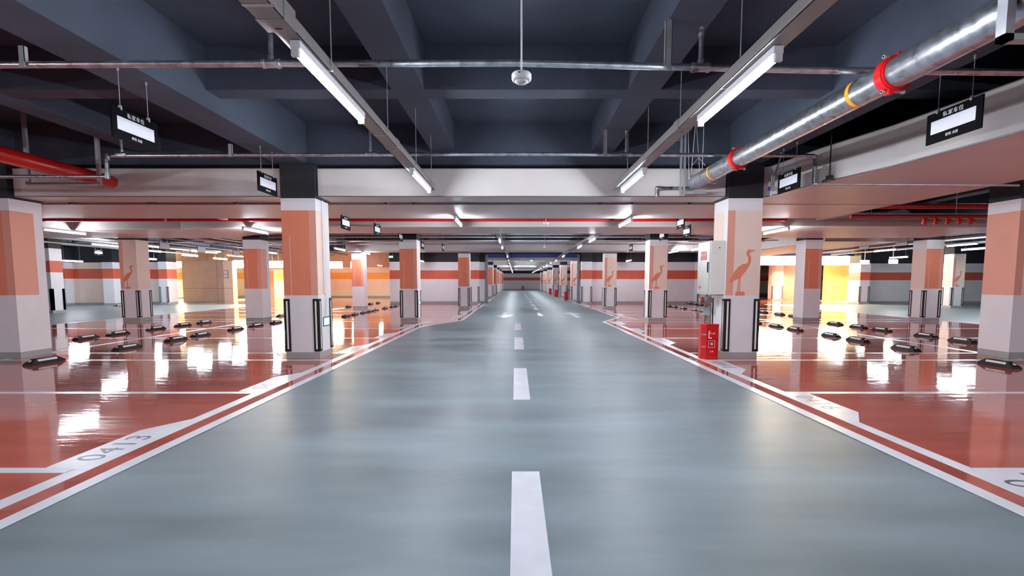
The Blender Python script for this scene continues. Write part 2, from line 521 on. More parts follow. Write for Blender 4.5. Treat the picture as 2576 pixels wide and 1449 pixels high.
def column(x0, x1, y0, kind, label, guards='abcd', depth=0.56, side=None, top=3.30, line=True, wtop=2.52, bird=True):
    """kind 'orange' or 'heron'; x0..x1 front face; vis side is the one towards the lane"""
    t = thing('column', (x0, y0, 0), label, 'column', 'painted concrete columns')
    W = x1 - x0; D = depth; leftside = x0 < 0
    if kind == 'orange':
        fr = [(0, 0.8, 'orange'), (0.8, 1, 'salmon')]
        sd = side or ([(0, .68, 'cream'), (.68, 1, 'white')] if leftside else [(0, 1, 'white')])
    elif kind == 'heron':
        fr = [(0, 0.22, 'salmon'), (0.22, 1, 'cream')]
        sd = side or [(0, .25, 'white'), (.25, 1, 'cream')]
    else:
        fr = [(0, 1, 'white')]; sd = side or [(0, 1, 'white')]
    ks = ['plinth', 'white', 'black', 'orange', 'salmon', 'cream', 'band']
    m = MB()

    def face(n, pat, pos):
        rows = [(0, .11, [(0, 1, 'plinth')]), (.11, 1.09, [(0, 1, 'white')]), (1.09, wtop, pat), (wtop, 2.72, [(0, 1, 'white')]), (2.72, top, [(0, 1, 'black')])]
        for z0, z1, sp in rows:
            for a, b, c in sp:
                p = [pos(a, z0), pos(b, z0), pos(b, z1), pos(a, z1)]
                m.add(p, [(0, 1, 2, 3)], ks.index(c))
    face(0, fr, lambda u, z: (u * W, 0, z))
    face(1, [(1 - b, 1 - a, c) for a, b, c in fr[::-1]], lambda u, z: (W - u * W, D, z))
    if leftside:
        face(2, sd, lambda u, z: (W, u * D, z)); face(3, sd, lambda u, z: (0, D - u * D, z))
    else:
        face(2, sd, lambda u, z: (0, u * D, z)); face(3, sd, lambda u, z: (W, u * D, z))
    m.add([(0, 0, top), (W, 0, top), (W, D, top), (0, D, top)], [(0, 1, 2, 3)], 2)
    m.build('shaft', [M[q] for q in ks], t)
    if kind == 'orange' and line:
        MB().box(0.215 * W, 0.215 * W + 0.008, -0.002, 0.0, 1.09, 2.08).build('painted_line', M['cream'], t)
    if kind == 'heron' and bird:
        heron(t, W)
    cs = dict(a=(0, 0, 1, 1), b=(W, 0, -1, 1), c=(W, D, -1, -1), d=(0, D, 1, -1))
    for g in guards:
        guard(t, *cs[g])
    return t


column(-3.95, -3.37, 8.15, 'orange', 'near left column with orange panel, green exit sign and corner guards')
column(3.58, 4.16, 8.15, 'heron', 'near right column with orange heron mural, red box and hose cabinet')
column(-9.2, -8.53, 8.15, 'orange', 'big column cut by the left frame edge, orange and salmon panels', guards='',
       side=[(0, .72, 'salmon'), (.72, 1, 'white')], line=False)
column(8.5, 9.1, 8.15, 'heron', 'big pink column cut by the right frame edge', guards='', side=[(0, 1, 'salmon')], bird=False)
column(-3.88, -3.30, 16.05, 'orange', 'orange-panelled column second in the row left of the lane', wtop=2.42)
column(4.48, 5.08, 16.05, 'heron', 'heron column second in the row right of the lane')
column(-2.84, -2.28, 23.7, 'orange', 'orange column third in the row left of the lane, before the wall')
column(4.40, 5.00, 23.7, 'heron', 'small heron column third in the row right of the lane')
column(-9.1, -8.52, 16.05, 'orange', 'brick-orange column with plain white foot, behind the near left column', guards='', side=[(0, .68, 'salmon'), (.68, 1, 'white')], wtop=2.42)
column(-13.25, -12.67, 16.05, 'heron', 'beige heron column between the two left orange columns', side=[(0, 1, 'cream')], wtop=2.7)
column(-8.1, -7.52, 23.7, 'orange', 'small orange column with plain foot left of the second lane column', guards='', wtop=2.42)
column(9.68, 10.25, 16.05, 'orange', 'orange column with plain foot just right of the near right column', guards='c', wtop=2.42)
column(13.72, 14.3, 16.05, 'orange', 'orange column with mauve side and guards, far right', side=[(0, 1, 'cream')], wtop=2.42)
column(22.0, 22.6, 24.1, 'heron', 'pale heron column behind the far right orange column')
column(-20.0, -19.42, 20.0, 'white', 'white column with a salmon band behind the big left column', side=[(0, 1, 'white')])
for i in range(6):
    y = 32.0 + 7.9 * i
    column(3.72, 4.3, y, 'heron', 'pale heron column beyond the opening, %s of the right row' % ORD[i], top=3.2, guards='ab' if i < 3 else '')
    column(-2.45, -1.87, y, 'orange', 'orange column beyond the opening, %s of the left row' % ORD[i], top=3.2, guards='ab' if i < 3 else '')

# salmon band of the white column
wc = [o for o in C.objects if o.get('label', '').startswith('white column with a salmon band')][0]
MB().box(-0.004, 0.584, -0.004, 0.564, 1.72, 2.2).build('painted_band', M['band'], wc)
for g in ((0, 0, 1, 1), (0.58, 0, -1, 1), (0.58, 0.56, -1, -1)):
    guard(wc, *g)


def pilaster(x0, x1, y0, y1, label, zb=(1.49, 2.02), top=2.53, gd=True):
    t = thing('pilaster', (x0, y0, 0), label, 'pilaster', 'wall pilasters')
    m = MB(); W = x1 - x0; D = y1 - y0
    lv = [0, .12, zb[0], zb[1], top, 3.25]
    for i in range(5):
        m.box(0, W, 0, D, lv[i], lv[i + 1], [0, 1, 2, 1, 3][i])
    m.build('shaft', [M['plinth'], M['white'], M['band'], M['black']], t)
    if gd:
        guard(t, 0, 0, 1, 1); guard(t, W, 0, -1, 1)
    return t


pilaster(3.98, 4.6, 28.85, WALLY - 0.005, 'pilaster with two corner guards on the back wall right of the opening')
pilaster(-2.75, -2.2, 28.85, WALLY - 0.005, 'pilaster on the back wall left of the opening')
pilaster(-7.65, -7.0, 29.1, WALLY - 0.005, 'shallow pilaster at the left end of the banded wall', gd=False)
pilaster(20.8, 21.4, 28.9, 29.595, 'pilaster right of the yellow lobby panel', zb=(1.42, 1.90), top=2.45)
pilaster(-20.95, -20.45, 28.1, 28.695, 'bright pilaster left of the brown lobby block', zb=(1.5, 2.06), top=2.5)
pilaster(-23.2, -22.6, 26.9, 27.395, 'dark-banded pilaster right of the cream wall on the left', zb=(1.5, 2.06), top=2.42, gd=False)
pilaster(-25.9, -25.3, 26.9, 27.395, 'dark-banded pilaster left of the cream wall on the left', zb=(1.5, 2.06), top=2.42, gd=False)
pilaster(11.0, 11.6, 28.85, WALLY - 0.005, 'pilaster on the back wall behind the hose cabinet', gd=True)

# ================================================================== WHEEL STOPS


def stop_proto():
    t = thing('wheel_stop', (0, 0, 0), 'x', 'wheel stop', 'black rubber wheel stops')
    L_, w0, w1, h = 0.285, 0.085, 0.035, 0.095
    v = [(-w0, -L_, 0), (w0, -L_, 0), (w0, L_, 0), (-w0, L_, 0),
         (-w0 * .8, -L_ + .01, .03), (w0 * .8, -L_ + .01, .03), (w0 * .8, L_ - .01, .03), (-w0 * .8, L_ - .01, .03),
         (-w1, -L_ + .11, h), (w1, -L_ + .11, h), (w1, L_ - .11, h), (-w1, L_ - .11, h)]
    v = [(a, b, c) for a, b, c in v]
    f = [(3, 2, 1, 0)]
    for k in (0, 4):
        for i in range(4):
            f.append((k + i, k + (i + 1) % 4, k + 4 + (i + 1) % 4, k + 4 + i))
    f.append((8, 9, 10, 11))
    m = MB().add(v, f)
    m.build('body', M['rubber'], t, bevel=0.006)
    # reflective strips lie on the sloping long sides and ends
    for s in (1, -1):
        q = [(s * (w0 * .8 * .72 + w1 * .28) + s * .004, -L_ + .13, .05), (s * (w0 * .8 * .72 + w1 * .28) + s * .004, L_ - .13, .05),
             (s * (w0 * .8 * .25 + w1 * .75) + s * .004, L_ - .13, .081), (s * (w0 * .8 * .25 + w1 * .75) + s * .004, -L_ + .13, .081)]
        q2 = [(a - s * .004, b, c - .001) for a, b, c in q]
        fs = [(0, 1, 2, 3), (7, 6, 5, 4), (0, 4, 5, 1), (1, 5, 6, 2), (2, 6, 7, 3), (3, 7, 4, 0)]
        MB().add(q + q2, fs).build('reflector', M['reflector'], t)
        q = [(-.02, s * (L_ - .035), .055), (.02, s * (L_ - .035), .055), (.014, s * (L_ - .068), .078), (-.014, s * (L_ - .068), .078)]
        q2 = [(a, b - s * .006, c - .004) for a, b, c in q]
        MB().add(q + q2, fs).build('end_reflector', M['reflector'], t)
    return t


ST = []
for lbl, rows in (('inner left row', [(-7.66, y) for y in (7.69, 9.33, 10.69, 11.56, 13.03, 14.05, 15.2)] + [(-6.45, y) for y in (18.15, 19.1, 20.2, 21.0, 21.9, 23.6, 24.9, 25.75)]),
                  ('outer left row', [(-9.95, y) for y in (10.98, 11.88, 13.16, 14.2, 15.2)] + [(-8.9, 18.1), (-9.0, 19.3), (-8.9, 21.2), (-8.85, 22.4), (-8.72, 24.8), (-8.6, 28.2), (-8.5, 29.5)]),
                  ('inner right row', [(7.6, y) for y in (7.41, 9.2, 10.54, 11.45, 12.92, 13.86, 15.1)] + [(8.25, y) for y in (17.6, 18.9, 20.9, 21.9, 23.4, 24.65, 25.6)]),
                  ('outer right row', [(9.88, y) for y in (10.46, 11.4, 12.8, 13.66, 14.7)] + [(10.6, y) for y in (17.2, 18.1, 19.1, 20.4, 22.2)] + [(10.5, y) for y in (27.0, 27.75, 28.7)])):
    for i, (x, y) in enumerate(rows):
        ST.append((x, y, 'black wheel stop with white stripe, %s, %s from the camera' % (lbl, ORD[i])))
ST.append((26.8, 25.0, 'black wheel stop alone on the grey floor at far right'))
ST.append((-21.5, 25.8, 'black wheel stop alone by the cream wall at far left'))
sp0 = stop_proto()
for i, (x, y, lb) in enumerate(ST):
    o = sp0 if i == 0 else copy_tree(sp0)
    o.location = (x + random.uniform(-.02, .02), y, 0.0035); o.rotation_euler.z = random.uniform(-.04, .04) + (0.0); o['label'] = lb

# ================================================================== LAMPS
def lamp_proto():
    t = thing('tube_lamp', (0, 0, 0), 'x', 'lamp', 'ceiling tube lamps')
    L_ = 0.62
    MB().box(-.032, .032, -L_, L_, .012, .062).build('housing', M['plastic'], t, bevel=0.006)
    for s in (1, -1):
        MB().box(-.024, .024, s * (L_ - .022), s * (L_ + .006), -.034, .014).build('end_cap', M['plastic'], t, bevel=0.004)
    MB().tube((0, -L_ + .022, -.012), (0, L_ - .022, -.012), .0135, 8, caps=False).build('light_tube', M['tube'], t)
    return t


LZ = 2.70
lp0 = lamp_proto()
LAMPS = []


def lamp(x, y, label, rz=0.0, z=LZ, s=1.0, rod=None):
    o = lp0 if not LAMPS else copy_tree(lp0, skip='hanger_rod')
    o.location = (x, y, z); o.rotation_euler.z = rz; o['label'] = label
    o.scale = (1, s, 1)
    if rod:
        for k in (-.45, .45):
            MB().tube((0, k, .055), (0, k, rod - z), .004, 5).build('hanger_rod', M['steel'], o)
    LAMPS.append(o)


def lamp_px(a, b, label, z=LZ, Y=None, rod=3.97):
    p = fl(a[0], a[1], z - .012); q = fl(b[0], b[1], z - .012)
    if Y:
        c = at((a[0] + b[0]) / 2, (a[1] + b[1]) / 2, Y); ang = 0; lamp(c.x, c.y, label, ang, c.z, rod=rod); return
    c = (p + q) / 2
    lamp(c.x, c.y, label, 0, z, rod=rod)


lamp_px((750, 135), (905, 305), 'bright tube lamp on the left rail, nearest to the camera', rod=None)
lamp_px((1945, 150), (1770, 310), 'bright tube lamp on the right rail, nearest to the camera', rod=None)
lamp_px((1035, 432), (1080, 485), 'tube lamp on the left rail just before the pale duct', rod=None)
lamp_px((1620, 435), (1567, 482), 'tube lamp on the right rail just before the pale duct', rod=None)
lamp_px((1143, 551), (1161, 569), 'tube lamp between the ducts left of the lane centre', z=2.695, rod=2.77)
lamp_px((1592, 549), (1557, 574), 'tube lamp between the ducts right of the lane centre', z=2.695, rod=2.77)
LZT = 2.80
for i, y in enumerate((16.2, 19.3)):
    lamp(-0.54, y, 'tube lamp on the left far rail before the opening, %s of two' % ORD[i])
    lamp(2.54, y - .3, 'tube lamp on the right far rail before the opening, %s of two' % ORD[i])
for i in range(11):
    y = 26.0 + 4.6 * i
    lamp(-0.45 + 0.0 * i, y, 'small bright tube lamp in the far left row, %s of the row' % ORD[i])
    lamp(2.6, y, 'small bright tube lamp in the far right row, %s of the row' % ORD[i])
lamp_px((610, 571), (672, 592), 'tube lamp over the left bays, left of the near column', z=2.69, rod=2.765)
lamp_px((105, 575), (215, 592), 'long bright tube lamp beside the big left column', z=2.69, rod=2.765)
lamp(-15.5, 18.2, 'tube lamp over the left side aisle, nearer of the bluish pair', rod=3.97)
lamp(-16.3, 21.5, 'tube lamp over the left side aisle, farther of the bluish pair', rod=3.97)
lamp(-23.8, 19.3, 'short tube lamp just right of the big left column, low in the dark', rod=3.97)
lamp_px((158, 655), (204, 659), 'tube lamp over the cream wall at left', Y=24.8)
lamp_px((366, 651), (377, 652), 'tiny lamp right of the beige heron column', Y=25.5)
lamp(-16.2, 24.6, 'tube lamp right of the beige heron column, high', z=2.86, rod=3.97)
lamp_px((455, 640), (500, 646), 'tube lamp over the pilaster left of the brown block', Y=25.5)
lamp_px((535, 648), (574, 655), 'tube lamp above the brown lobby block', Y=27.0)
lamp_px((581, 643), (596, 644), 'tiny tube lamp left of the plain-footed orange column', Y=26.5)
lamp_px((602, 645), (616, 646), 'tiny tube lamp touching the plain-footed orange column', Y=28.0)
lamp_px((668, 634), (690, 637), 'tube lamp right of the plain-footed orange column', Y=22.5)
lamp(-7.2, 23.1, 'tube lamp just left of the second lane column', z=2.69, rod=2.765)
lamp_px((948, 668), (962, 668), 'tiny tube lamp before the amber-banded wall', Y=38)
lamp_px((1056, 657), (1065, 657), 'tiny tube lamp before the banded wall, left of the opening', Y=27.5)
lamp_px((1681, 637), (1708, 631), 'tube lamp just right of the second heron column', z=2.69, rod=2.765)
lamp_px((1574, 656), (1590, 656), 'tiny tube lamp before the banded wall, right of the opening', Y=27.5)
lamp_px((1987, 576), (1920, 589), 'tube lamp over the right bays beside the near right column', z=2.69, rod=2.765)
lamp_px((2208, 633), (2246, 628), 'tube lamp left of the far right orange column, upper')
lamp_px((2094, 649), (2135, 644), 'tube lamp above the yellow lobby panel', Y=27)
lamp_px((2238, 649), (2283, 647), 'tube lamp in front of the dark band, far right', Y=26)
lamp(14.6, 14.2, 'tube lamp touching the big right column', z=2.8, rod=3.97)
lamp(16.7, 18.0, 'bright tube lamp right of the far right orange column, upper', rod=3.97)
lamp(19.4, 20.3, 'bright tube lamp right of the far right orange column, lower', rod=3.97)
lamp(22.2, 22.0, 'bright tube lamp right of the far right orange column, farthest', z=2.75, rod=3.97)
for x, lb in ((-4.5, 'left'), (6.5, 'right')):  # side lamps added to brighten the end wall beyond the opening
    for y, lc in ((36, 'near the opening'), (52, 'half way down'), (74, 'near the end wall')):
        lamp(x, y, 'added unseen tube lamp over the %s bays beyond the opening, %s' % (lb, lc), rod=3.97)
# lamps of the same rows that light the hall from outside the frame
for x in (-1.34, 1.6):
    for y in (-0.8, -4.6, -8.6):
        lamp(x, y, 'tube lamp on the %s rail %s the camera, out of the photo' % ('left' if x < 0 else 'right', {-0.8: 'just behind', -4.6: 'well behind', -8.6: 'farthest behind'}[y]))
for x in (-7.5, 7.75, -14.5, 15.0):
    for y in (-6.0, 0.5, 4.2):
        lamp(x, y, 'tube lamp over the %s %s bays, %s, out of the photo' % ('outer' if abs(x) > 10 else 'inner', 'left' if x < 0 else 'right', {-6.0: 'behind the camera', 0.5: 'beside the camera', 4.2: 'before the near columns'}[y]), rod=3.97)
for x, y, lb in ((-7.5, 20.5, 'behind the plain-footed left column'), (7.75, 20.5, 'behind the near right column'), (-22, 8, 'far left beside the frame'),
                 (24, 10, 'far right beside the frame'), (-27, 24, 'by the far left wall'), (29, 24, 'by the far right wall')):
    lamp(x, y, 'tube lamp hidden in the photo, ' + lb, rod=3.97)


# ================================================================== LIGHTING RAILS
def rail(x, y0, y1, label, z=2.765, w=0.13, h=0.085, rods=(), joints=(), steps=True):
    t = thing('lighting_rail', (x, y0, z), label, 'cable tray', 'lighting rails')
    m = MB(); L_ = y1 - y0
    m.box(-w / 2, w / 2, 0, L_, 0, 0.004); m.box(-w / 2, -w / 2 + .004, 0, L_, 0, h); m.box(w / 2 - .004, w / 2, 0, L_, 0, h)
    m.box(-w / 2, -w / 2 + .018, 0, L_, h - .003, h); m.box(w / 2 - .018, w / 2, 0, L_, h - .003, h)
    m.build('channel', M['tray'], t)
    for j in joints:
        MB().box(-w / 2 - .004, w / 2 + .004, j - y0 - .07, j - y0 + .07, -.003, h + .004).box(-.02, .02, j - y0 + .02, j - y0 + .035, -.0045, -.003, 1).build('joint_cover', [M['tray'], M['darkmetal']], t)
    for r in rods:
        MB().tube((w / 2 + .012, r - y0, h * .4), (w / 2 + .012, r - y0, ZC - z), .0045, 6).box(-w / 2, w / 2 + .02, r - y0 - .012, r - y0 + .012, -.003, -.0005).build('hanger_rod', M['steel'], t)
    return t


rail(-1.355, -6, 2.88, 'wide grey rail section over the left lamp, entering at the top', w=0.155, h=0.11, rods=(0.5, 2.62), joints=(2.82,))
rail(-1.34, 2.89, 7.7, 'grey lighting rail running over the left lamps to the duct', rods=(3.4, 4.85, 6.2, 7.3), joints=(5.3,))
rail(1.6, -6, 7.7, 'grey lighting rail running over the right lamps to the duct', rods=(0.5, 3.7, 5.0, 6.2, 7.3), joints=(4.7,))
rail(-7.45, 11.15, 12.4, 'pale rail over the left bays between the ducts', z=2.90, rods=(12,))
rail(7.8, 11.15, 12.4, 'pale rail over the right bays between the ducts', z=2.90, w=.2, rods=(12,))
rail(-3.75, 11.6, 12.4, 'short pale tray between the ducts left of the lane', z=2.95, w=.2, rods=(12,))
rail(-2.55, 11.6, 12.4, 'narrow pale tray between the ducts, nearer the lane', z=2.95, w=.08, rods=(12,))
rail(-0.54, 14.6, 22.4, 'far lighting rail over the left half of the lane', z=2.765, rods=(16.8, 20.3))
rail(2.6, 11.3, 12.4, 'short rail over the right lamp between the ducts', z=2.90, rods=(12,), w=.16)
rail(2.54, 14.6, 22.4, 'far lighting rail over the right half of the lane', z=2.765, rods=(16.8, 20.3), w=.16)
rail(-0.45, 29.95, 78, 'lighting rail beyond the opening, left', z=2.765, rods=(33.5, 37))
rail(-0.45, 23.7, 29.2, 'lighting rail between the far duct and the opening, left', z=2.765, rods=(25,))
rail(2.6, 23.7, 29.2, 'lighting rail between the far duct and the opening, right', z=2.765, rods=(25,))
rail(2.6, 29.95, 78, 'lighting rail beyond the opening, right', z=2.765, rods=(33.5, 37))
rail(-13.25, 11.15, 12.4, 'pale rail over the outer left bays', z=2.90, rods=(13,))
rail(-16.0, 16, 26, 'pale rail over the left side aisle', z=2.9, rods=(18, 22))
rail(16.4, 13, 26, 'pale rail over the right side aisle', z=2.9, rods=(18, 22))

# cables lying in the near left rail
t = thing('cable_bundle', (-1.27, 2.0, 2.885), 'loose white and orange cables spilling from the left rail at the top', 'cable')
for k, (c, n_) in enumerate((('salmon', 'orange_cable'), ('plastic', 'white_cable'), ('plastic', 'white_cable'))):
    pts = [Vector((-.06 + .03 * k + .03 * math.sin(i * 1.3 + k), i * .1, .02 + .05 * math.sin(i * .9 + k * 2) ** 2)) for i in range(9)]
    MB().path(pts, .009, 6).build(n_, M[c], t)

# ================================================================== DUCTS
def duct_poly(name, poly, z0, z1, label, flange=True, hang=()):
    t = thing(name, (0, 0, 0), label, 'duct', 'boarded air ducts')
    MB().prism(poly, z0, z1).build('duct_body', M['duct'], t, bevel=0.012)
    if flange:
        m = MB(); n = len(poly)
        for i in range(n):
            a = Vector((*poly[i], 0)); b = Vector((*poly[(i + 1) % n], 0))
            m.tube((a.x, a.y, z0 + .004), (b.x, b.y, z0 + .004), .009, 6); m.tube((a.x, a.y, z1 - .004), (b.x, b.y, z1 - .004), .008, 6)
        m.build('edge_flange', M['flange'], t)
    for x, y in hang:
        MB().tube((x, y, z1), (x, y, ZC), .008, 6).build('hanger_rod', M['steel'], t)
    return t


def rect(x0, x1, y0, y1): return [(x0, y0), (x1, y0), (x1, y1), (x0, y1)]


DZ0, DZ1 = 2.762, 3.235
duct_poly('air_duct', rect(-3.36, 3.57, 8.24, 8.8), DZ0, DZ1, 'bright white duct spanning the lane between the two near columns')
duct_poly('air_duct', rect(-8.52, -3.96, 8.24, 8.8), DZ0, DZ1, 'pinkish duct left of the near left column')
duct_poly('air_duct', rect(-14, -9.21, 8.24, 8.8), DZ0, DZ1, 'duct left of the big left column')
duct_poly('air_duct', [(4.17, 8.3), (4.3, 8.25), (4.47, 7.1), (4.72, 6.1), (4.87, 4.8), (4.93, 3.0), (4.95, -6), (7.2, -6), (7.18, 9.05), (4.17, 9.05)], DZ0, 3.27,
          'wide cream duct running along the right side towards the viewer')
duct_poly('air_duct', rect(-14, 7.15, 9.12, 11.12), DZ0 + .01, 3.2, 'broad duct just behind the near columns, across the hall')
duct_poly('air_duct', [(-7.2, 12.72), (4.9, 12.72), (8.0, 12.5), (13.5, 12.9), (13.5, 15.95), (8.3, 15.95), (5.0, 14.5), (-7.2, 14.45), (-8.2, 15.0), (-9.3, 15.95), (-16.5, 15.95), (-16.5, 13.6), (-9.3, 13.4)], DZ0, 3.12,
          'long pink-lit duct before the second column row', flange=False)
duct_poly('air_duct', rect(-8.0, 11.0, 22.6, 23.6), DZ0, 3.25, 'white duct above the third column row')
duct_poly('air_duct', rect(11.05, 14.0, 17.2, 28.2), DZ0, 3.2, 'duct running away over the outer right bays', hang=((11.2, 18.5), (11.2, 22.5), (11.2, 25)))
duct_poly('air_duct', rect(-25.5, -19.8, 14.5, 16.0), 2.9, 3.2, 'pale duct in the dark over the far left aisle', flange=False)
for i in range(6):
    duct_poly('air_duct', rect(-7.0, 9.6, 30.6 + 7.9 * i, 31.6 + 7.9 * i), 2.97, 3.3, 'duct crossing beyond the opening, %s from the wall' % ORD[i], flange=False, hang=((-1, 31.1 + 7.9 * i), (5, 31.1 + 7.9 * i)))
# hangers between the two near ducts
t = thing('duct_hanger_rail', (0, 8.96, 2.80), 'dark rail with brackets hung between the two near ducts', 'bracket')
MB().box(-9.0, 3.5, -.02, .02, -.015, .015).build('rail', M['darkmetal'], t)
for i, x in enumerate((-6.73, -5.16, -2.386, -1.875, 1.554, 2.138, -8.2, 3.2)):
    MB().box(x - .035, x + .035, -.045, .045, -.05, .04).tube((x, 0, .04), (x, 0, ZC - 2.8), .006, 6).build('hanger', M['darkmetal'], t)
# hangers on the side of the right duct
for i, (x, y) in enumerate(((4.83, 4.1), (4.45, 6.9))):
    t = thing('duct_hanger', (x, y, DZ0), ['rusty rod and foot plate holding the right duct near the frame edge', 'rod and foot plate holding the right duct near the second sign'][i], 'bracket', 'right duct hangers')
    MB().tube((0, 0, .06), (0, 0, ZC - DZ0), .009, 8).build('rod', M['darkmetal'], t)
    MB().box(-.06, .03, -.07, .07, -.02, .005).box(-.03, .03, -.035, .035, .005, .06).build('foot_plate', M['darkmetal'], t)

# ================================================================== PIPES
def pipe_thing(name, pts, r, mkey, label, cat='pipe', group=None, n=14):
    t = thing(name, pts[0], label, cat, group)
    b = Vector(pts[0]); m = MB(); m.path([Vector(p) - b for p in pts], r, n)
    m.build('pipe_run', M[mkey], t)
    return t, b


def hang_all(t, pts, h):
    for p in pts:
        MB().tube(p, (p[0], p[1], p[2] + h), .006, 5).build('hanger_rod', M['steel'], t)


def tee(t, b, p, r, up, mkey='galv', head=True, name='riser'):
    p = Vector(p) - b
    g = MB().tube(p + Vector((-.07, 0, 0)), p + Vector((.07, 0, 0)), r * 1.25, 14)
    g.tube(p + Vector((-.075, 0, 0)), p + Vector((-.05, 0, 0)), r * 1.45, 14).tube(p + Vector((.05, 0, 0)), p + Vector((.075, 0, 0)), r * 1.45, 14)
    g.tube(p, p + Vector((0, 0, r * 2.2)), r * 1.05, 12)
    g.build('tee_fitting', M[mkey], t)
    MB().tube(p, p + Vector((0, 0, up)), r * .72, 12).build(name, M[mkey], t)
    if head:
        q = p + Vector((0, 0, up))
        h = MB().tube(q, q + Vector((0, 0, .03)), r * .85, 10).path([q + Vector((-.012, 0, .03)), q + Vector((-.014, 0, .06)), q + Vector((0, 0, .075)), q + Vector((.014, 0, .06)), q + Vector((.012, 0, .03))], .003, 5)
        h.tube(q + Vector((0, 0, .072)), q + Vector((0, 0, .077)), .017, 10)
        h.build('sprinkler_head', M['steel'], t)


def channel_hanger(t, b, x, y, z0, z1, w=.05):
    x -= b.x; y -= b.y; z0 -= b.z; z1 -= b.z
    MB().box(x - w / 2, x + w / 2, y - .045, y - .04, z0 - .045, z1).box(x - w / 2, x - w / 2 + .004, y - .045, y - .01, z0, z1).box(x + w / 2 - .004, x + w / 2, y - .045, y - .01, z0, z1).build('channel_hanger', M['steel'], t)


Y1, Y2 = 4.2, 7.05
p1 = [at(x, y, Y1) for x, y in ((-480, 160), (0, 163), (683, 160), (1297, 159), (1762, 170), (2050, 177), (2576, 182), (2700, 183))]
t, b = pipe_thing('sprinkler_pipe', p1, .028, 'galv', 'galvanised sprinkler pipe crossing in front of the near lamps', group='sprinkler pipes')
tee(t, b, at(683, 160, Y1), .028, .62, head=False)
tee(t, b, at(1762, 170, Y1), .028, .25)
q = at(68, 161, Y1); channel_hanger(t, b, q.x, q.y, q.z, 3.29)
q = at(1677, 169, Y1); channel_hanger(t, b, q.x, q.y, q.z, 3.5, .055)

z2 = 3.135
p2 = [(-9.5, Y2, 2.84), (-5.91, Y2, 2.84), (-5.91, Y2, z2), (0, Y2, 3.16), (4.31, Y2, z2)]
t, b = pipe_thing('sprinkler_pipe', p2, .026, 'galv', 'galvanised sprinkler pipe crossing before the pale duct, stepping down at left', group='sprinkler pipes')
for x, y, up, hd in ((307, 388, .3, False), (932, 387, .42, False), (1575, 388, .3, True)):
    tee(t, b, at(x, y, Y2), .025, up, head=hd)
for x, ztop in ((583, 3.29), (1522, 3.49)):
    q = at(x, 388, Y2); channel_hanger(t, b, q.x, q.y, q.z, ztop)
for px, py in ((270, 395), (270, 443)):
    q = at(px, py, Y2) - b
    MB().ball(q, .036, 12).tube(q + Vector((0, 0, -.04)), q + Vector((0, 0, .04)), .034, 12).build('elbow_fitting', M['galv'], t)
t, b = pipe_thing('drop_pipe', [(4.33, Y2, z2 - .04), (4.33, Y2, 2.735), (4.6, Y2, 2.73), (7.3, Y2, 2.715)], .016, 'steel', 'thin pipe dropping at the right duct and running under it', group='sprinkler pipes')
MB().tube((0, 0, 0), (0, 0, -.35), .03, 14).ball((0, 0, .02), .036, 12).ball((0, 0, -.36), .036, 12).build('drop_sleeve', M['galv'], t)
MB().tube((2.1, 0, -.32), (2.1, 0, -.38), .012, 8).build('sprinkler_head', M['valve'], t)

# big galvanised main on the right
PX, PZ, PR = 2.955, 2.955, 0.113
t = thing('fire_main_pipe', (PX, 7.99, PZ), 'thick galvanised water main slanting in from the upper right, red couplings', 'pipe')
MB().tube((0, -13, -.06), (0, 0, 0), PR, 40).tube((0, -.0, 0), (0, .02, 0), PR * 1.02, 40).build('pipe_run', M['galv'], t)
for yc in (3.866, 6.46):
    y = yc - 7.99; z = y * .0046
    m = MB()
    m.tube((0, y - .035, z), (0, y + .035, z), PR + .022, 36).tube((0, y - .05, z), (0, y - .035, z), PR + .012, 36).tube((0, y + .035, z), (0, y + .05, z), PR + .012, 36)
    for s in (1, -1):
        m.box(s * .03 - .024, s * .03 + .024, y - .028, y + .028, z + s * (PR + .012) - .03, z + s * (PR + .012) + .035)
    c = m.build('grooved_coupling', M['redpipe'], t, bevel=.006)
    for s in (1, -1):
        bm_ = MB(); zb = z + s * (PR + .02)
        bm_.tube((-.09, y, zb), (.09, y, zb), .010, 8)
        bm_.tube((-.09, y, zb), (-.07, y, zb), .016, 6).tube((.07, y, zb), (.09, y, zb), .016, 6)
        bm_.build('coupling_bolt', M['steel'], c)
for yc in (4.24, 7.24):
    y = yc - 7.99; z = y * .0046
    MB().tube((0, y - .022, z), (0, y + .022, z), PR + .0015, 36, caps=False).build('tape_band', M['tape'], t)
y = 7.56 - 7.99
m = MB(); m.tube((0, y - .012, 0), (0, y + .012, 0), PR + .006, 30, caps=False).tube((0, y - .04, 0), (0, y - .03, 0), PR + .005, 30, caps=False).tube((.06, y, -.1), (.16, y, -.1), .012, 8)
m.build('pipe_clamp', M['steel'], t)
m = MB()
for k, dx in enumerate((-.14, -.02)):
    m.tube((dx, -.1 - .15 * k, .02), (dx - .1, -.25, 1.0), .005, 6); m.tube((dx + .03, -.1 - .15 * k, .1), (dx - .02, -.4, 1.0), .005, 6)
m.tube((-.16, -.25, .2), (-.05, -.25, .33), .005, 6).tube((-.05, -.25, .33), (.06, -.25, .2), .005, 6)
m.build('brace_wire', M['steel'], t)
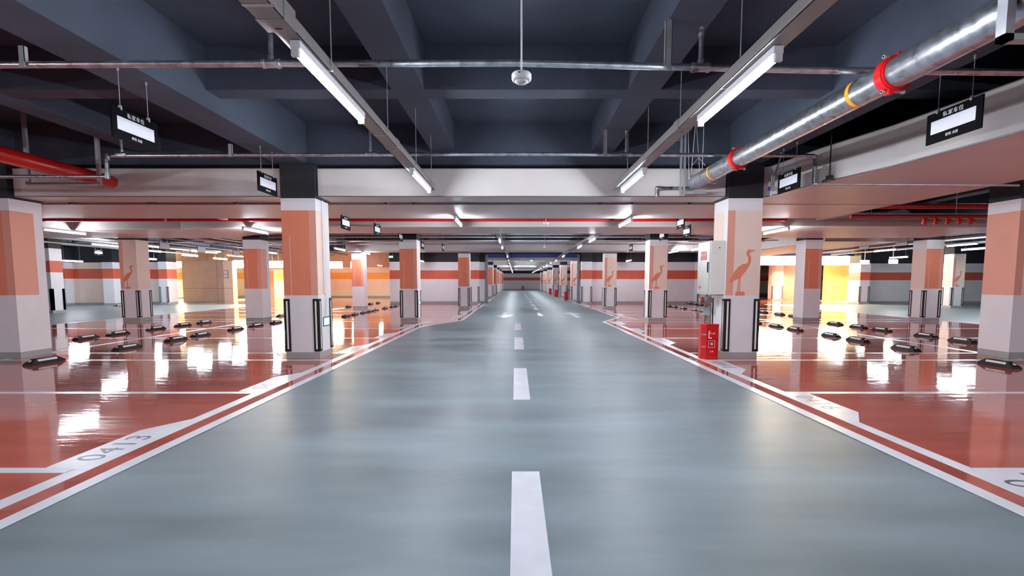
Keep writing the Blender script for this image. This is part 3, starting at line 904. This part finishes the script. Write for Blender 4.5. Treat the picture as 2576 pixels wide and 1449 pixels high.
# strut trapeze at the end of the main
t = thing('strut_trapeze', (2.76, 8.05, 2.805), 'steel channel trapeze under the far end of the thick main', 'bracket')
MB().box(.0, .40, -.03, .03, -.035, .01).build('cross_channel', M['steel'], t)
for x in (-.03, .03):
    MB().box(x - .014, x + .014, -.02, .02, -.06, 1.16).build('upright', M['steel'], t)
t, b = pipe_thing('branch_pipe', [(2.65, 8.19, 2.89), (2.38, 8.19, 2.89), (2.38, 8.19, 2.77), (2.38, 8.19, 2.89), (2.955, 8.19, 2.89), (2.955, 8.01, 2.93)], .03, 'galv', 'short galvanised branch with elbow left of the main end')
MB().ball((-.26, 0, 0), .042, 12).tube((-.2, 0, 0), (-.27, 0, 0), .038, 14).build('elbow_fitting', M['galv'], t)
t = thing('seismic_brace', (3.95, 7.5, 2.74), 'grey toggle brace hanging beside the near right column head', 'bracket')
MB().tube((0, 0, .05), (.13, 0, .52), .014, 8).tube((.13, 0, .52), (.12, 0, 1.1), .01, 8).build('brace_arm', M['steel'], t)
MB().box(-.035, .035, -.02, .02, -.02, .12).tube((0, 0, -.1), (0, 0, .3), .008, 6).build('toggle', M['steel'], t)
MB().box(-.06, -.03, -.02, .02, -.02, .04).build('blue_tag', M['blue'], t)
MB().box(.0, .2, -.018, .018, -.02, .03).build('foot_channel', M['steel'], t)
# strut hanger by the frame edge around the main
t = thing('strut_hanger', (2.955, 2.86, 2.855), 'pale steel strut holding the main at the top right corner', 'bracket')
MB().box(.12, .17, -.03, .03, -.16, 1.12).box(-.17, .17, -.03, .03, -.16, -.125).box(-.17, -.12, -.03, .03, -.16, 1.12).build('strut_frame', M['steel'], t)

# big red main at left with its hanger
t, b = pipe_thing('red_main_pipe', [(-6.72, -2, 3.02), (-6.72, 8.1, 2.98)], .10, 'redpipe', 'thick red fire main coming in from the left frame edge', group='red fire pipes', n=24)
t, b = pipe_thing('red_main_pipe', [(-7.3, 1, 3.08), (-7.3, 8.1, 3.05)], .05, 'redpipe', 'thinner red pipe beside the thick red main', group='red fire pipes')
t = thing('strut_hanger', (-6.48, 7.6, 2.86), 'steel trapeze hanger under the red main at left', 'bracket')
MB().box(-1.15, 0.0, -.03, .03, -.04, .005).build('cross_channel', M['steel'], t)
for x in (-.02, -1.13):
    MB().box(x - .025, x + .025, -.02, .02, -.04, 1.1).build('upright', M['steel'], t)
# red and grey services between the ducts
REDS = [((-9.0, 12.5, 2.915), (7.0, 12.5, 2.915), .04, 'redpipe', 'red sprinkler main across the hall between the ducts'),
        ((8.0, 12.1, 3.2), (14.0, 12.1, 3.2), .06, 'redpipe', 'dark red main at upper right behind the wide duct'),
        ((8.1, 11.7, 2.9), (13.2, 11.7, 2.9), .045, 'redpipe', 'red pipe over the outer right bays'),
        ((-9.0, 12.35, 3.05), (13.0, 12.35, 3.05), .02, 'steel', 'thin grey conduit behind the red sprinkler main'),
        ((-9.0, 11.5, 3.12), (7.0, 11.5, 3.12), .03, 'steel', 'grey pipe above the red sprinkler main'),
        ((-16, 12.5, 2.915), (-9.1, 12.5, 2.915), .04, 'redpipe', 'red pipe end over the outer left bays')]
for p, q, r, k, lb in REDS:
    t, b = pipe_thing('fire_pipe' if k == 'redpipe' else 'conduit', [p, q], r, k, lb, group='service pipes between the ducts', n=12)
    hang_all(t, [(.5, 0, 0), (q[0] - p[0] - .5, 0, 0), ((q[0] - p[0]) / 2, 0, 0)], 3.45 - p[2])
t = thing('valve_cluster', (9.9, 11.7, 2.9), 'cluster of dark red valves on the pipe over the right bays', 'valve')
for i in range(5):
    MB().tube((i * .28, 0, -.02), (i * .28, 0, -.14), .05, 12).ball((i * .28, 0, -.15), .055, 10).tube((i * .28 - .07, -.05, -.1), (i * .28 + .07, -.05, -.1), .02, 8).build('valve', M['redpipe'], t)
# conduits in the void behind the second row
for i, (y, z, r) in enumerate(((17.6, 3.05, .03), (18.2, 3.02, .02), (19.0, 3.08, .035), (19.8, 3.02, .02), (20.9, 3.08, .03), (21.8, 3.02, .025))):
    nm = pipe_thing('conduit', [(-13.5, y, z), (10.8, y, z)], r, 'steel', 'grey conduit crossing behind the second column row, %s one' % ORD[i], group='conduits over the second bay', n=8)[0].name
    hang_all(C.objects[nm], [(x, 0, 0) for x in (1, 7, 13, 19, 23)], 3.5 - z)
for i, (x, z, r) in enumerate(((-9.8, 2.88, .05), (-10.6, 2.85, .03), (-11.6, 2.90, .06), (-12.3, 2.85, .03), (-14.6, 2.95, .05), (-17.4, 3.0, .06), (-18.6, 2.9, .04), (-20.6, 3.05, .05))):
    t, b = pipe_thing('conduit', [(x, 16.8, z), (x, 28.0, z)], r, 'steel' if i % 3 else 'tray', 'grey service pipe running away over the left aisles, %s from the right' % ORD[i], group='service pipes over the left aisles', n=8)
    hang_all(t, [(0, .6, 0), (0, 5.5, 0), (0, 10.5, 0)], ZC - z)
for i, (x, z, r) in enumerate(((15.3, 2.98, .05), (17.4, 3.0, .06), (18.4, 2.9, .04), (20.4, 3.05, .05))):
    t, b = pipe_thing('conduit', [(x, 13.8, z), (x, 28.0, z)], r, 'steel', 'grey service pipe running away over the right aisle, %s from the left' % ORD[i], group='service pipes over the right aisle', n=8)
    hang_all(t, [(0, .6, 0), (0, 7, 0), (0, 13, 0)], ZC - z)

# ================================================================== SIGNS
def sign_proto(s, y_len=.56):
    """board lying in the y-z plane; s = +1 faces +x, -1 faces -x"""
    t = thing('parking_sign', (0, 0, 0), 'x', 'sign', 'hanging bay signs')
    MB().box(-.008, .008, -.28, .28, 0, .285).build('board', M['signblack'], t, bevel=.002)
    f = s * .0085
    MB().box(f, f + s * .003, -.225, .225, .085, .205).build('insert_card', M['signwhite'], t)
    MB().box(-f, -f - s * .002, -.27, .27, .01, .275).build('back_panel', M['signback'], t)
    for txt, sz, z in (('私家车位', .05, .238), ('欧悦 龙庭', .03, .043)):
        o = text_mesh('lettering', txt, sz, M['lettering'], .0006, t, 1.15 if z > .1 else 1.0)
        o.location = (f + s * .001, 0, z); o.rotation_euler = (math.pi / 2, 0, s * math.pi / 2)
    for y in (-.17, .17):
        c = MB().box(-.012, .012, y - .01, y + .01, .27, .31).build('clip', M['steel'], t)
    return t


spL = sign_proto(1); spR = sign_proto(-1)
used = set()


def sign(s, x, y, label, zt=3.30, z=2.645):
    p = spL if s > 0 else spR
    o = p if s not in used else copy_tree(p, skip='hanging_wire')
    used.add(s)
    o.location = (x, y, z); o['label'] = label
    for k in (-.17, .17):
        MB().tube((0, k, .30), (0, k, zt - z), .0035, 5).tube((0, k, zt - z - .03), (0, k, zt - z), .01, 6).build('hanging_wire', M['steel'], o)
    return o


sign(1, -3.68, 4.75, 'black hanging sign with white card at upper left, the largest')
sign(1, -3.74, 7.33, 'black hanging sign beside the near left column head')
for i, (x, y, z, zt) in enumerate(((-3.75, 10.66, 2.47, 2.77), (-3.55, 12.38, 2.51, ZC), (-3.75, 15.72, 2.645, ZC), (-3.75, 19.4, 2.645, ZC))):
    sign(1, x, y, 'small black hanging sign left of the lane behind the near column, %s from the camera' % ORD[i], zt=zt, z=z)
sign(1, -3.1, 20.6, 'tiny hanging sign left of the third left column', zt=ZC)
sign(-1, 4.02, 4.51, 'black hanging sign with white card at upper right, the largest', zt=3.30)
sign(-1, 4.0, 7.12, 'black hanging sign beside the near right column head', zt=3.30)
for i, (x, y, z) in enumerate(((4.1, 12.0, 2.645), (4.4, 12.4, 2.47), (4.65, 15.3, 2.645), (5.0, 18.2, 2.645), (5.0, 20.85, 2.645))):
    sign(-1, x, y, 'small black hanging sign right of the lane behind the near column, %s from the camera' % ORD[i], zt=ZC, z=z)
for i, y in enumerate((19.6, 21.9, 24.6)):
    sign(-1, -14.3, y, 'grey back of a hanging sign over the outer left bays, %s from the camera' % ORD[i], zt=ZC)
for i, y in enumerate((17.9, 19.8)):
    sign(1, 14.35, y, 'grey back of a hanging sign over the outer right bays, %s from the camera' % ORD[i], zt=ZC)
sign(1, -21.0, 24.2, 'hanging sign in the dark over the far left aisle', zt=ZC)


def exit_sign(loc, label, axis, s=1, w=.30, h=.15, hang=False, flip=1):
    t = thing('exit_sign', loc, label, 'sign', 'green exit signs', rz={'y': -math.pi / 2 if s < 0 else math.pi / 2, 'x': 0}[axis])
    MB().box(-w / 2, w / 2, 0, .03, -h / 2, h / 2).build('frame', M['exitframe'], t, bevel=.003)
    MB().box(-w / 2 + .03, w / 2 - .03, -.003, 0, -h / 2 + .02, h / 2 - .02).build('lit_face', M['green'], t)
    m = MB(); a = -.062 * flip
    m.xz([(a - .04 * flip, 0), (a, .035), (a, .015), (a + .05 * flip, .015), (a + .05 * flip, -.015), (a, -.015), (a, -.035)], -.005, -.003)
    m.xz([(.03, -.045), (.085, -.045), (.085, .045), (.03, .045)], -.005, -.003)
    m.build('symbol', M['pale'], t)
    if hang:
        for k in (-.1, .1):
            MB().tube((k, .015, h / 2), (k, .015, ZC - loc[2]), .005, 6).build('hanger_rod', M['steel'], t)
    return t


exit_sign((-3.365, 8.47, .62), 'lit green exit sign low on the side of the near left column', 'y', 1, w=.30, h=.17)
exit_sign((-3.295, 16.35, .62), 'lit green exit sign low on the second left column', 'y', 1)
exit_sign((at(983, 646, 26.5)), 'lit green exit sign hanging before the amber-banded wall', 'x', hang=.9)
exit_sign((at(1337, 656, 33)), 'lit green exit sign hanging beyond the opening', 'x', hang=.9)
exit_sign((14.32, 16.5, .62), 'green exit sign low behind the far right orange column', 'x')
# electric conduit down the near left column
t = thing('wall_conduit', (-3.352, 8.40, .72), 'thin white conduit down the side of the near left column', 'conduit')
MB().tube((0, 0, .4), (0, 0, 2.0), .011, 8).build('conduit_pipe', M['plastic'], t)
MB().path([(0, .0, .4), (.004, .03, .36), (.004, .02, .2), (0, .0, -.01)], .005, 6).build('flex_cable', M['steel'], t)

# ================================================================== SMOKE DETECTOR
t = thing('smoke_detector', (.036, 3.0, 2.55), 'round white smoke detector hanging on a thin rod over the lane', 'smoke detector')
MB().lathe([(0, .028), (.055, .028), (.060, .022), (.060, -.004), (.056, -.012), (.048, -.016)], (0, 0, 0), 36).build('base', M['plastic'], t)
MB().lathe([(.044, -.014), (.040, -.022), (.030, -.029), (.016, -.033), (0, -.034)], (0, 0, 0), 32).build('sensor_dome', M['plastic'], t)
MB().tube((0, 0, .028), (0, 0, ZC - 2.55), .005, 8).build('rod', M['plastic'], t)
MB().box(-.02, -.008, -.0615, -.058, .01, .015).ball((.014, -.03, -.032), .004, 6).build('status_light', M['darkmetal'], t)
for (px, py, Y, lb) in ((1373, 563, 11.8, 'small white detector between the ducts over the lane'), (1370, 621, 21.5, 'small dark detector hanging before the far white duct')):
    p = at(px, py, Y)
    t = thing('smoke_detector', p, lb, 'smoke detector')
    MB().lathe([(0, .04), (.07, .04), (.075, 0), (.04, -.035), (0, -.04)], (0, 0, 0), 20).build('base', M['plastic'], t)
    MB().tube((0, 0, .03), (0, 0, ZC - p.z), .007, 6).build('rod', M['plastic'], t)

# ================================================================== FIRE GEAR ON THE NEAR RIGHT COLUMN
t = thing('hose_cabinet', (3.33, 8.2, 1.10), 'cream fire hose cabinet with grey door on the near right column', 'cabinet')
MB().box(0, .248, 0, .56, 0, .92).build('body', M['cabinet'], t, bevel=.008)
d = MB().box(-.012, 0, .02, .54, .02, .90).build('door', M['cabdoor'], t, bevel=.004)
MB().box(-.03, -.012, .055, .075, .38, .56).build('handle', M['darkmetal'], d)
lab = MB().box(-.0145, -.012, .14, .40, .60, .75).build('warning_label', M['labelred'], d)
for txt, sz, z in (('消火栓', .078, .692), ('火警119', .035, .625)):
    o = text_mesh('lettering', txt, sz, M['lettering'], .0005, lab); o.location = (-.016, .27, z); o.rotation_euler = (math.pi / 2, 0, -math.pi / 2)
MB().box(-.0145, -.012, .36, .48, .10, .14).build('small_label', M['labelred'], d)
MB().tube((.15, -.003, .8), (.15, .001, .8), .011, 12).build('cable_hole', M['darkmetal'], t)

t = thing('hose_valve', (3.40, 8.5, 1.0), 'grey pipe valve with red ring under the hose cabinet', 'valve')
MB().tube((0, 0, 0), (-.0, -.14, 0), .062, 20).ball((0, 0, 0), .065, 14).build('valve_body', M['valve'], t)
MB().tube((-.03, 0, 0), (-.12, 0, 0), .05, 18).build('outlet', M['valve'], t)
MB().tube((-.075, 0, 0), (-.10, 0, 0), .053, 18).build('red_ring', M['labelred'], t)
t = thing('drain_bracket', (3.45, 8.68, 0), 'thin grey stand pipe and plate behind the red box', 'pipe')
MB().tube((0, 0, .0), (0, 0, .92), .012, 10).build('stand_pipe', M['valve'], t)
MB().box(-.14, .1, -.01, .01, .80, .86).box(-.03, .1, -.012, .012, .72, .8).build('plate', M['cabdoor'], t)

t = thing('extinguisher_box', (3.17, 8.06, .0035), 'red fire extinguisher box standing before the near right column', 'extinguisher box')
pl = [(0.0, .055), (.075, 0), (.27, 0), (.295, .03), (.295, .16), (0.0, .16)]
MB().prism(pl, 0, .575).build('box_body', M['redbox'], t, bevel=.006)
MB().prism([(a * 1.02 - .003, b_ * 1.03 - .004) for a, b_ in pl], .575, .60).build('lid', M['redbox'], t, bevel=.005)
m = MB().box(.11, .114, -.002, 0, .2, .32).box(.216, .22, -.002, 0, .2, .32).box(.11, .22, -.002, 0, .2, .204).box(.11, .22, -.002, 0, .316, .32)
m.build('printed_frame', M['lettering'], t)
m = MB().box(.11, .125, -.002, 0, .36, .47).box(.125, .165, -.002, 0, .355, .372).box(.118, .135, -.002, 0, .47, .485)
m.build('extinguisher_icon', M['lettering'], t)
for txt, sz, x, z in (('灭火器', .03, .175, .44), ('箱', .05, .165, .26), ('119', .045, .165, .13)):
    o = text_mesh('lettering', txt, sz, M['lettering'], .0005, t); o.location = (x, -.0015, z); o.rotation_euler = (math.pi / 2, 0, 0)
ang = math.atan2(-.055, .075)
for txt, sz, z in (('灭火器箱', .021, .42), ('严禁挪用', .02, .21)):
    o = text_mesh('lettering', txt, sz, M['lettering'], .0005, t); o.location = (.037 - .001, .0275 - .0015, z); o.rotation_euler = (math.pi / 2, 0, ang)
rx = [(3.5, 34.2), (3.45, 42.1), (3.5, 50.0)]
for i, (x, y) in enumerate(rx):
    t = thing('extinguisher_box', (x, y, .0035), 'small red extinguisher box beyond the opening, %s of the right column row' % ORD[i], 'extinguisher box')
    MB().box(0, .28, 0, .2, 0, .6).box(-.01, .29, -.01, .21, .6, .63).build('box_body', M['redbox'], t, bevel=.01)
t = thing('extinguisher_box', (1.0, 78.2, .0035), 'tiny red box against the far end wall', 'extinguisher box')
MB().box(0, .4, 0, .3, 0, .6).box(-.02, .42, -.02, .32, .6, .64).build('box_body', M['redbox'], t, bevel=.01)

# ================================================================== LOBBIES
t = thing('lobby_block', (-22.2, 31.9, 0), 'brown stone-clad block by the bright lobby at left', 'wall block')
MB().box(0, 2.75, 0, .5, 0, 2.7).build('cladding', M['brown'], t)
MB().box(2.75, 3.35, 0, .5, 0, 2.7).build('cream_end', M['lobbywall'], t)
MB().box(0, 3.35, -.006, 0, .88, .895).box(2.3, 2.31, -.006, 0, 0, 2.7).build('joint_line', M['darkmetal'], t)
m = MB().box(2.55, 2.75, -.03, 0, 1.55, 2.1, 0).box(2.75, 3.1, -.03, 0, 1.55, 2.1, 0); m.build('notice_board', M['brown'], t)
MB().box(2.8, 3.02, -.036, -.03, 1.84, 2.04).box(2.8, 3.02, -.036, -.03, 1.62, 1.78).build('notice_sheet', M['signwhite'], t)
t = thing('leaning_plank', (-20.3, 31.6, 0), 'thin pale plank leaning on the brown lobby block', 'plank')
m = MB(); m.tube((-.45, -.25, .0), (.15, .2, 1.75), .03, 6); m.build('plank', M['salmon'], t)


def door_frame(x, y, w, h, label, mk='yellow'):
    t = thing('lobby_door', (x, y, 0), label, 'door')
    MB().box(0, w, 0, .08, 0, h).build('leaf', M[mk], t)
    MB().box(-.12, 0, -.06, .1, 0, h + .12).box(w, w + .12, -.06, .1, 0, h + .12).box(-.12, w + .12, -.06, .1, h, h + .12).build('frame', M['lobbywall'], t)


def warm_strip(x0, x1, y, z0, z1, label):
    t = thing('cove_light', (x0, y, z0), label, 'lamp', 'warm cove lights')
    MB().box(0, x1 - x0, .05, .25, -.08, z1 - z0 + .1).build('housing', M['lobbywall'], t)
    MB().box(.05, x1 - x0 - .05, -.12, .045, 0, z1 - z0).build('glowing_strip', M['warm'], t)


warm_strip(-21.3, -20.0, 36.2, 2.45, 2.85, 'glowing warm light strip left of the plain-footed orange column')
warm_strip(-19.4, -16.3, 36.2, 2.45, 2.80, 'glowing warm light strip right of the plain-footed orange column')
warm_strip(-14.7, -13.6, 37.5, 2.45, 2.8, 'short warm light strip left of the amber-banded wall')
warm_strip(-12.9, -11.9, 37.5, 2.45, 2.8, 'added warm light strip hidden behind the small plain-footed orange column')  # unseen strip added to keep the amber-banded wall lit
warm_strip(-25.5, -22.5, 36.0, 2.45, 2.75, 'warm light strip behind the brown lobby block')
warm_strip(16.2, 20.6, 33.0, 2.55, 3.0, 'glowing warm light strip over the right lobby mouth')
warm_strip(21.0, 23.6, 33.0, 2.55, 2.95, 'glowing warm light strip over the yellow panel at right')
door_frame(-20.2, 38.4, 1.6, 2.2, 'orange-lit door left of the plain-footed orange column', 'salmon')
t = thing('partition_wall', (-19.0, 37.6, 0), 'bright yellow lobby panel right of the plain-footed orange column', 'partition')
MB().box(0, 1.7, 0, .1, 0, 2.3).build('panel', M['lobbywall'], t)
MB().box(.1, 1.0, -.01, 0, 1.45, 1.95).build('yellow_square', M['yellow'], t)
t = thing('partition_wall', (22.2, 34.5, 0), 'bright yellow wall panel in the right lobby', 'partition')
MB().box(0, 1.7, 0, .1, 0, 2.5).build('panel', M['yellow'], t)
MB().box(1.7, 2.3, -.05, .1, 0, 2.5).build('cream_edge', M['lobbywall'], t)
door_frame(-22.55, 30.3, .5, 2.3, 'narrow lit door left of the brown lobby block', 'lobbywall')
column(18.2, 18.95, 33.9, 'heron', 'glowing cream heron column in the right lobby', guards='ab')
t = thing('partition_wall', (19.1, 34.2, 0), 'orange wall panel right of the lobby heron column', 'partition')
MB().box(0, .9, 0, .3, 0, 2.6).build('panel', M['salmon'], t)
for i, (a, b_) in enumerate((((2168, 654), (2186, 665)), ((2240, 654), (2258, 662)), ((679, 659), (689, 664)), ((693, 659), (706, 664)))):
    p = at((a[0] + b_[0]) / 2, (a[1] + b_[1]) / 2, 27.5)
    t = thing('flood_lamp', p, ['square flood lamp over the right pilaster', 'square flood lamp over the banded wall, far right', 'square lamp right of the plain-footed column, left one', 'square lamp right of the plain-footed column, right one'][i], 'lamp', 'square emergency lamps')
    wd = (b_[0] - a[0]) / FPX * 27.5 / 2
    MB().box(-wd - .02, wd + .02, .0, .12, -.12, .12).tube((0, .06, .1), (0, .06, ZC - .03 - p.z), .012, 6).build('housing', M['plastic'], t)
    MB().box(-wd, wd, -.02, 0, -.1, .1).build('lens', M['flood'], t)
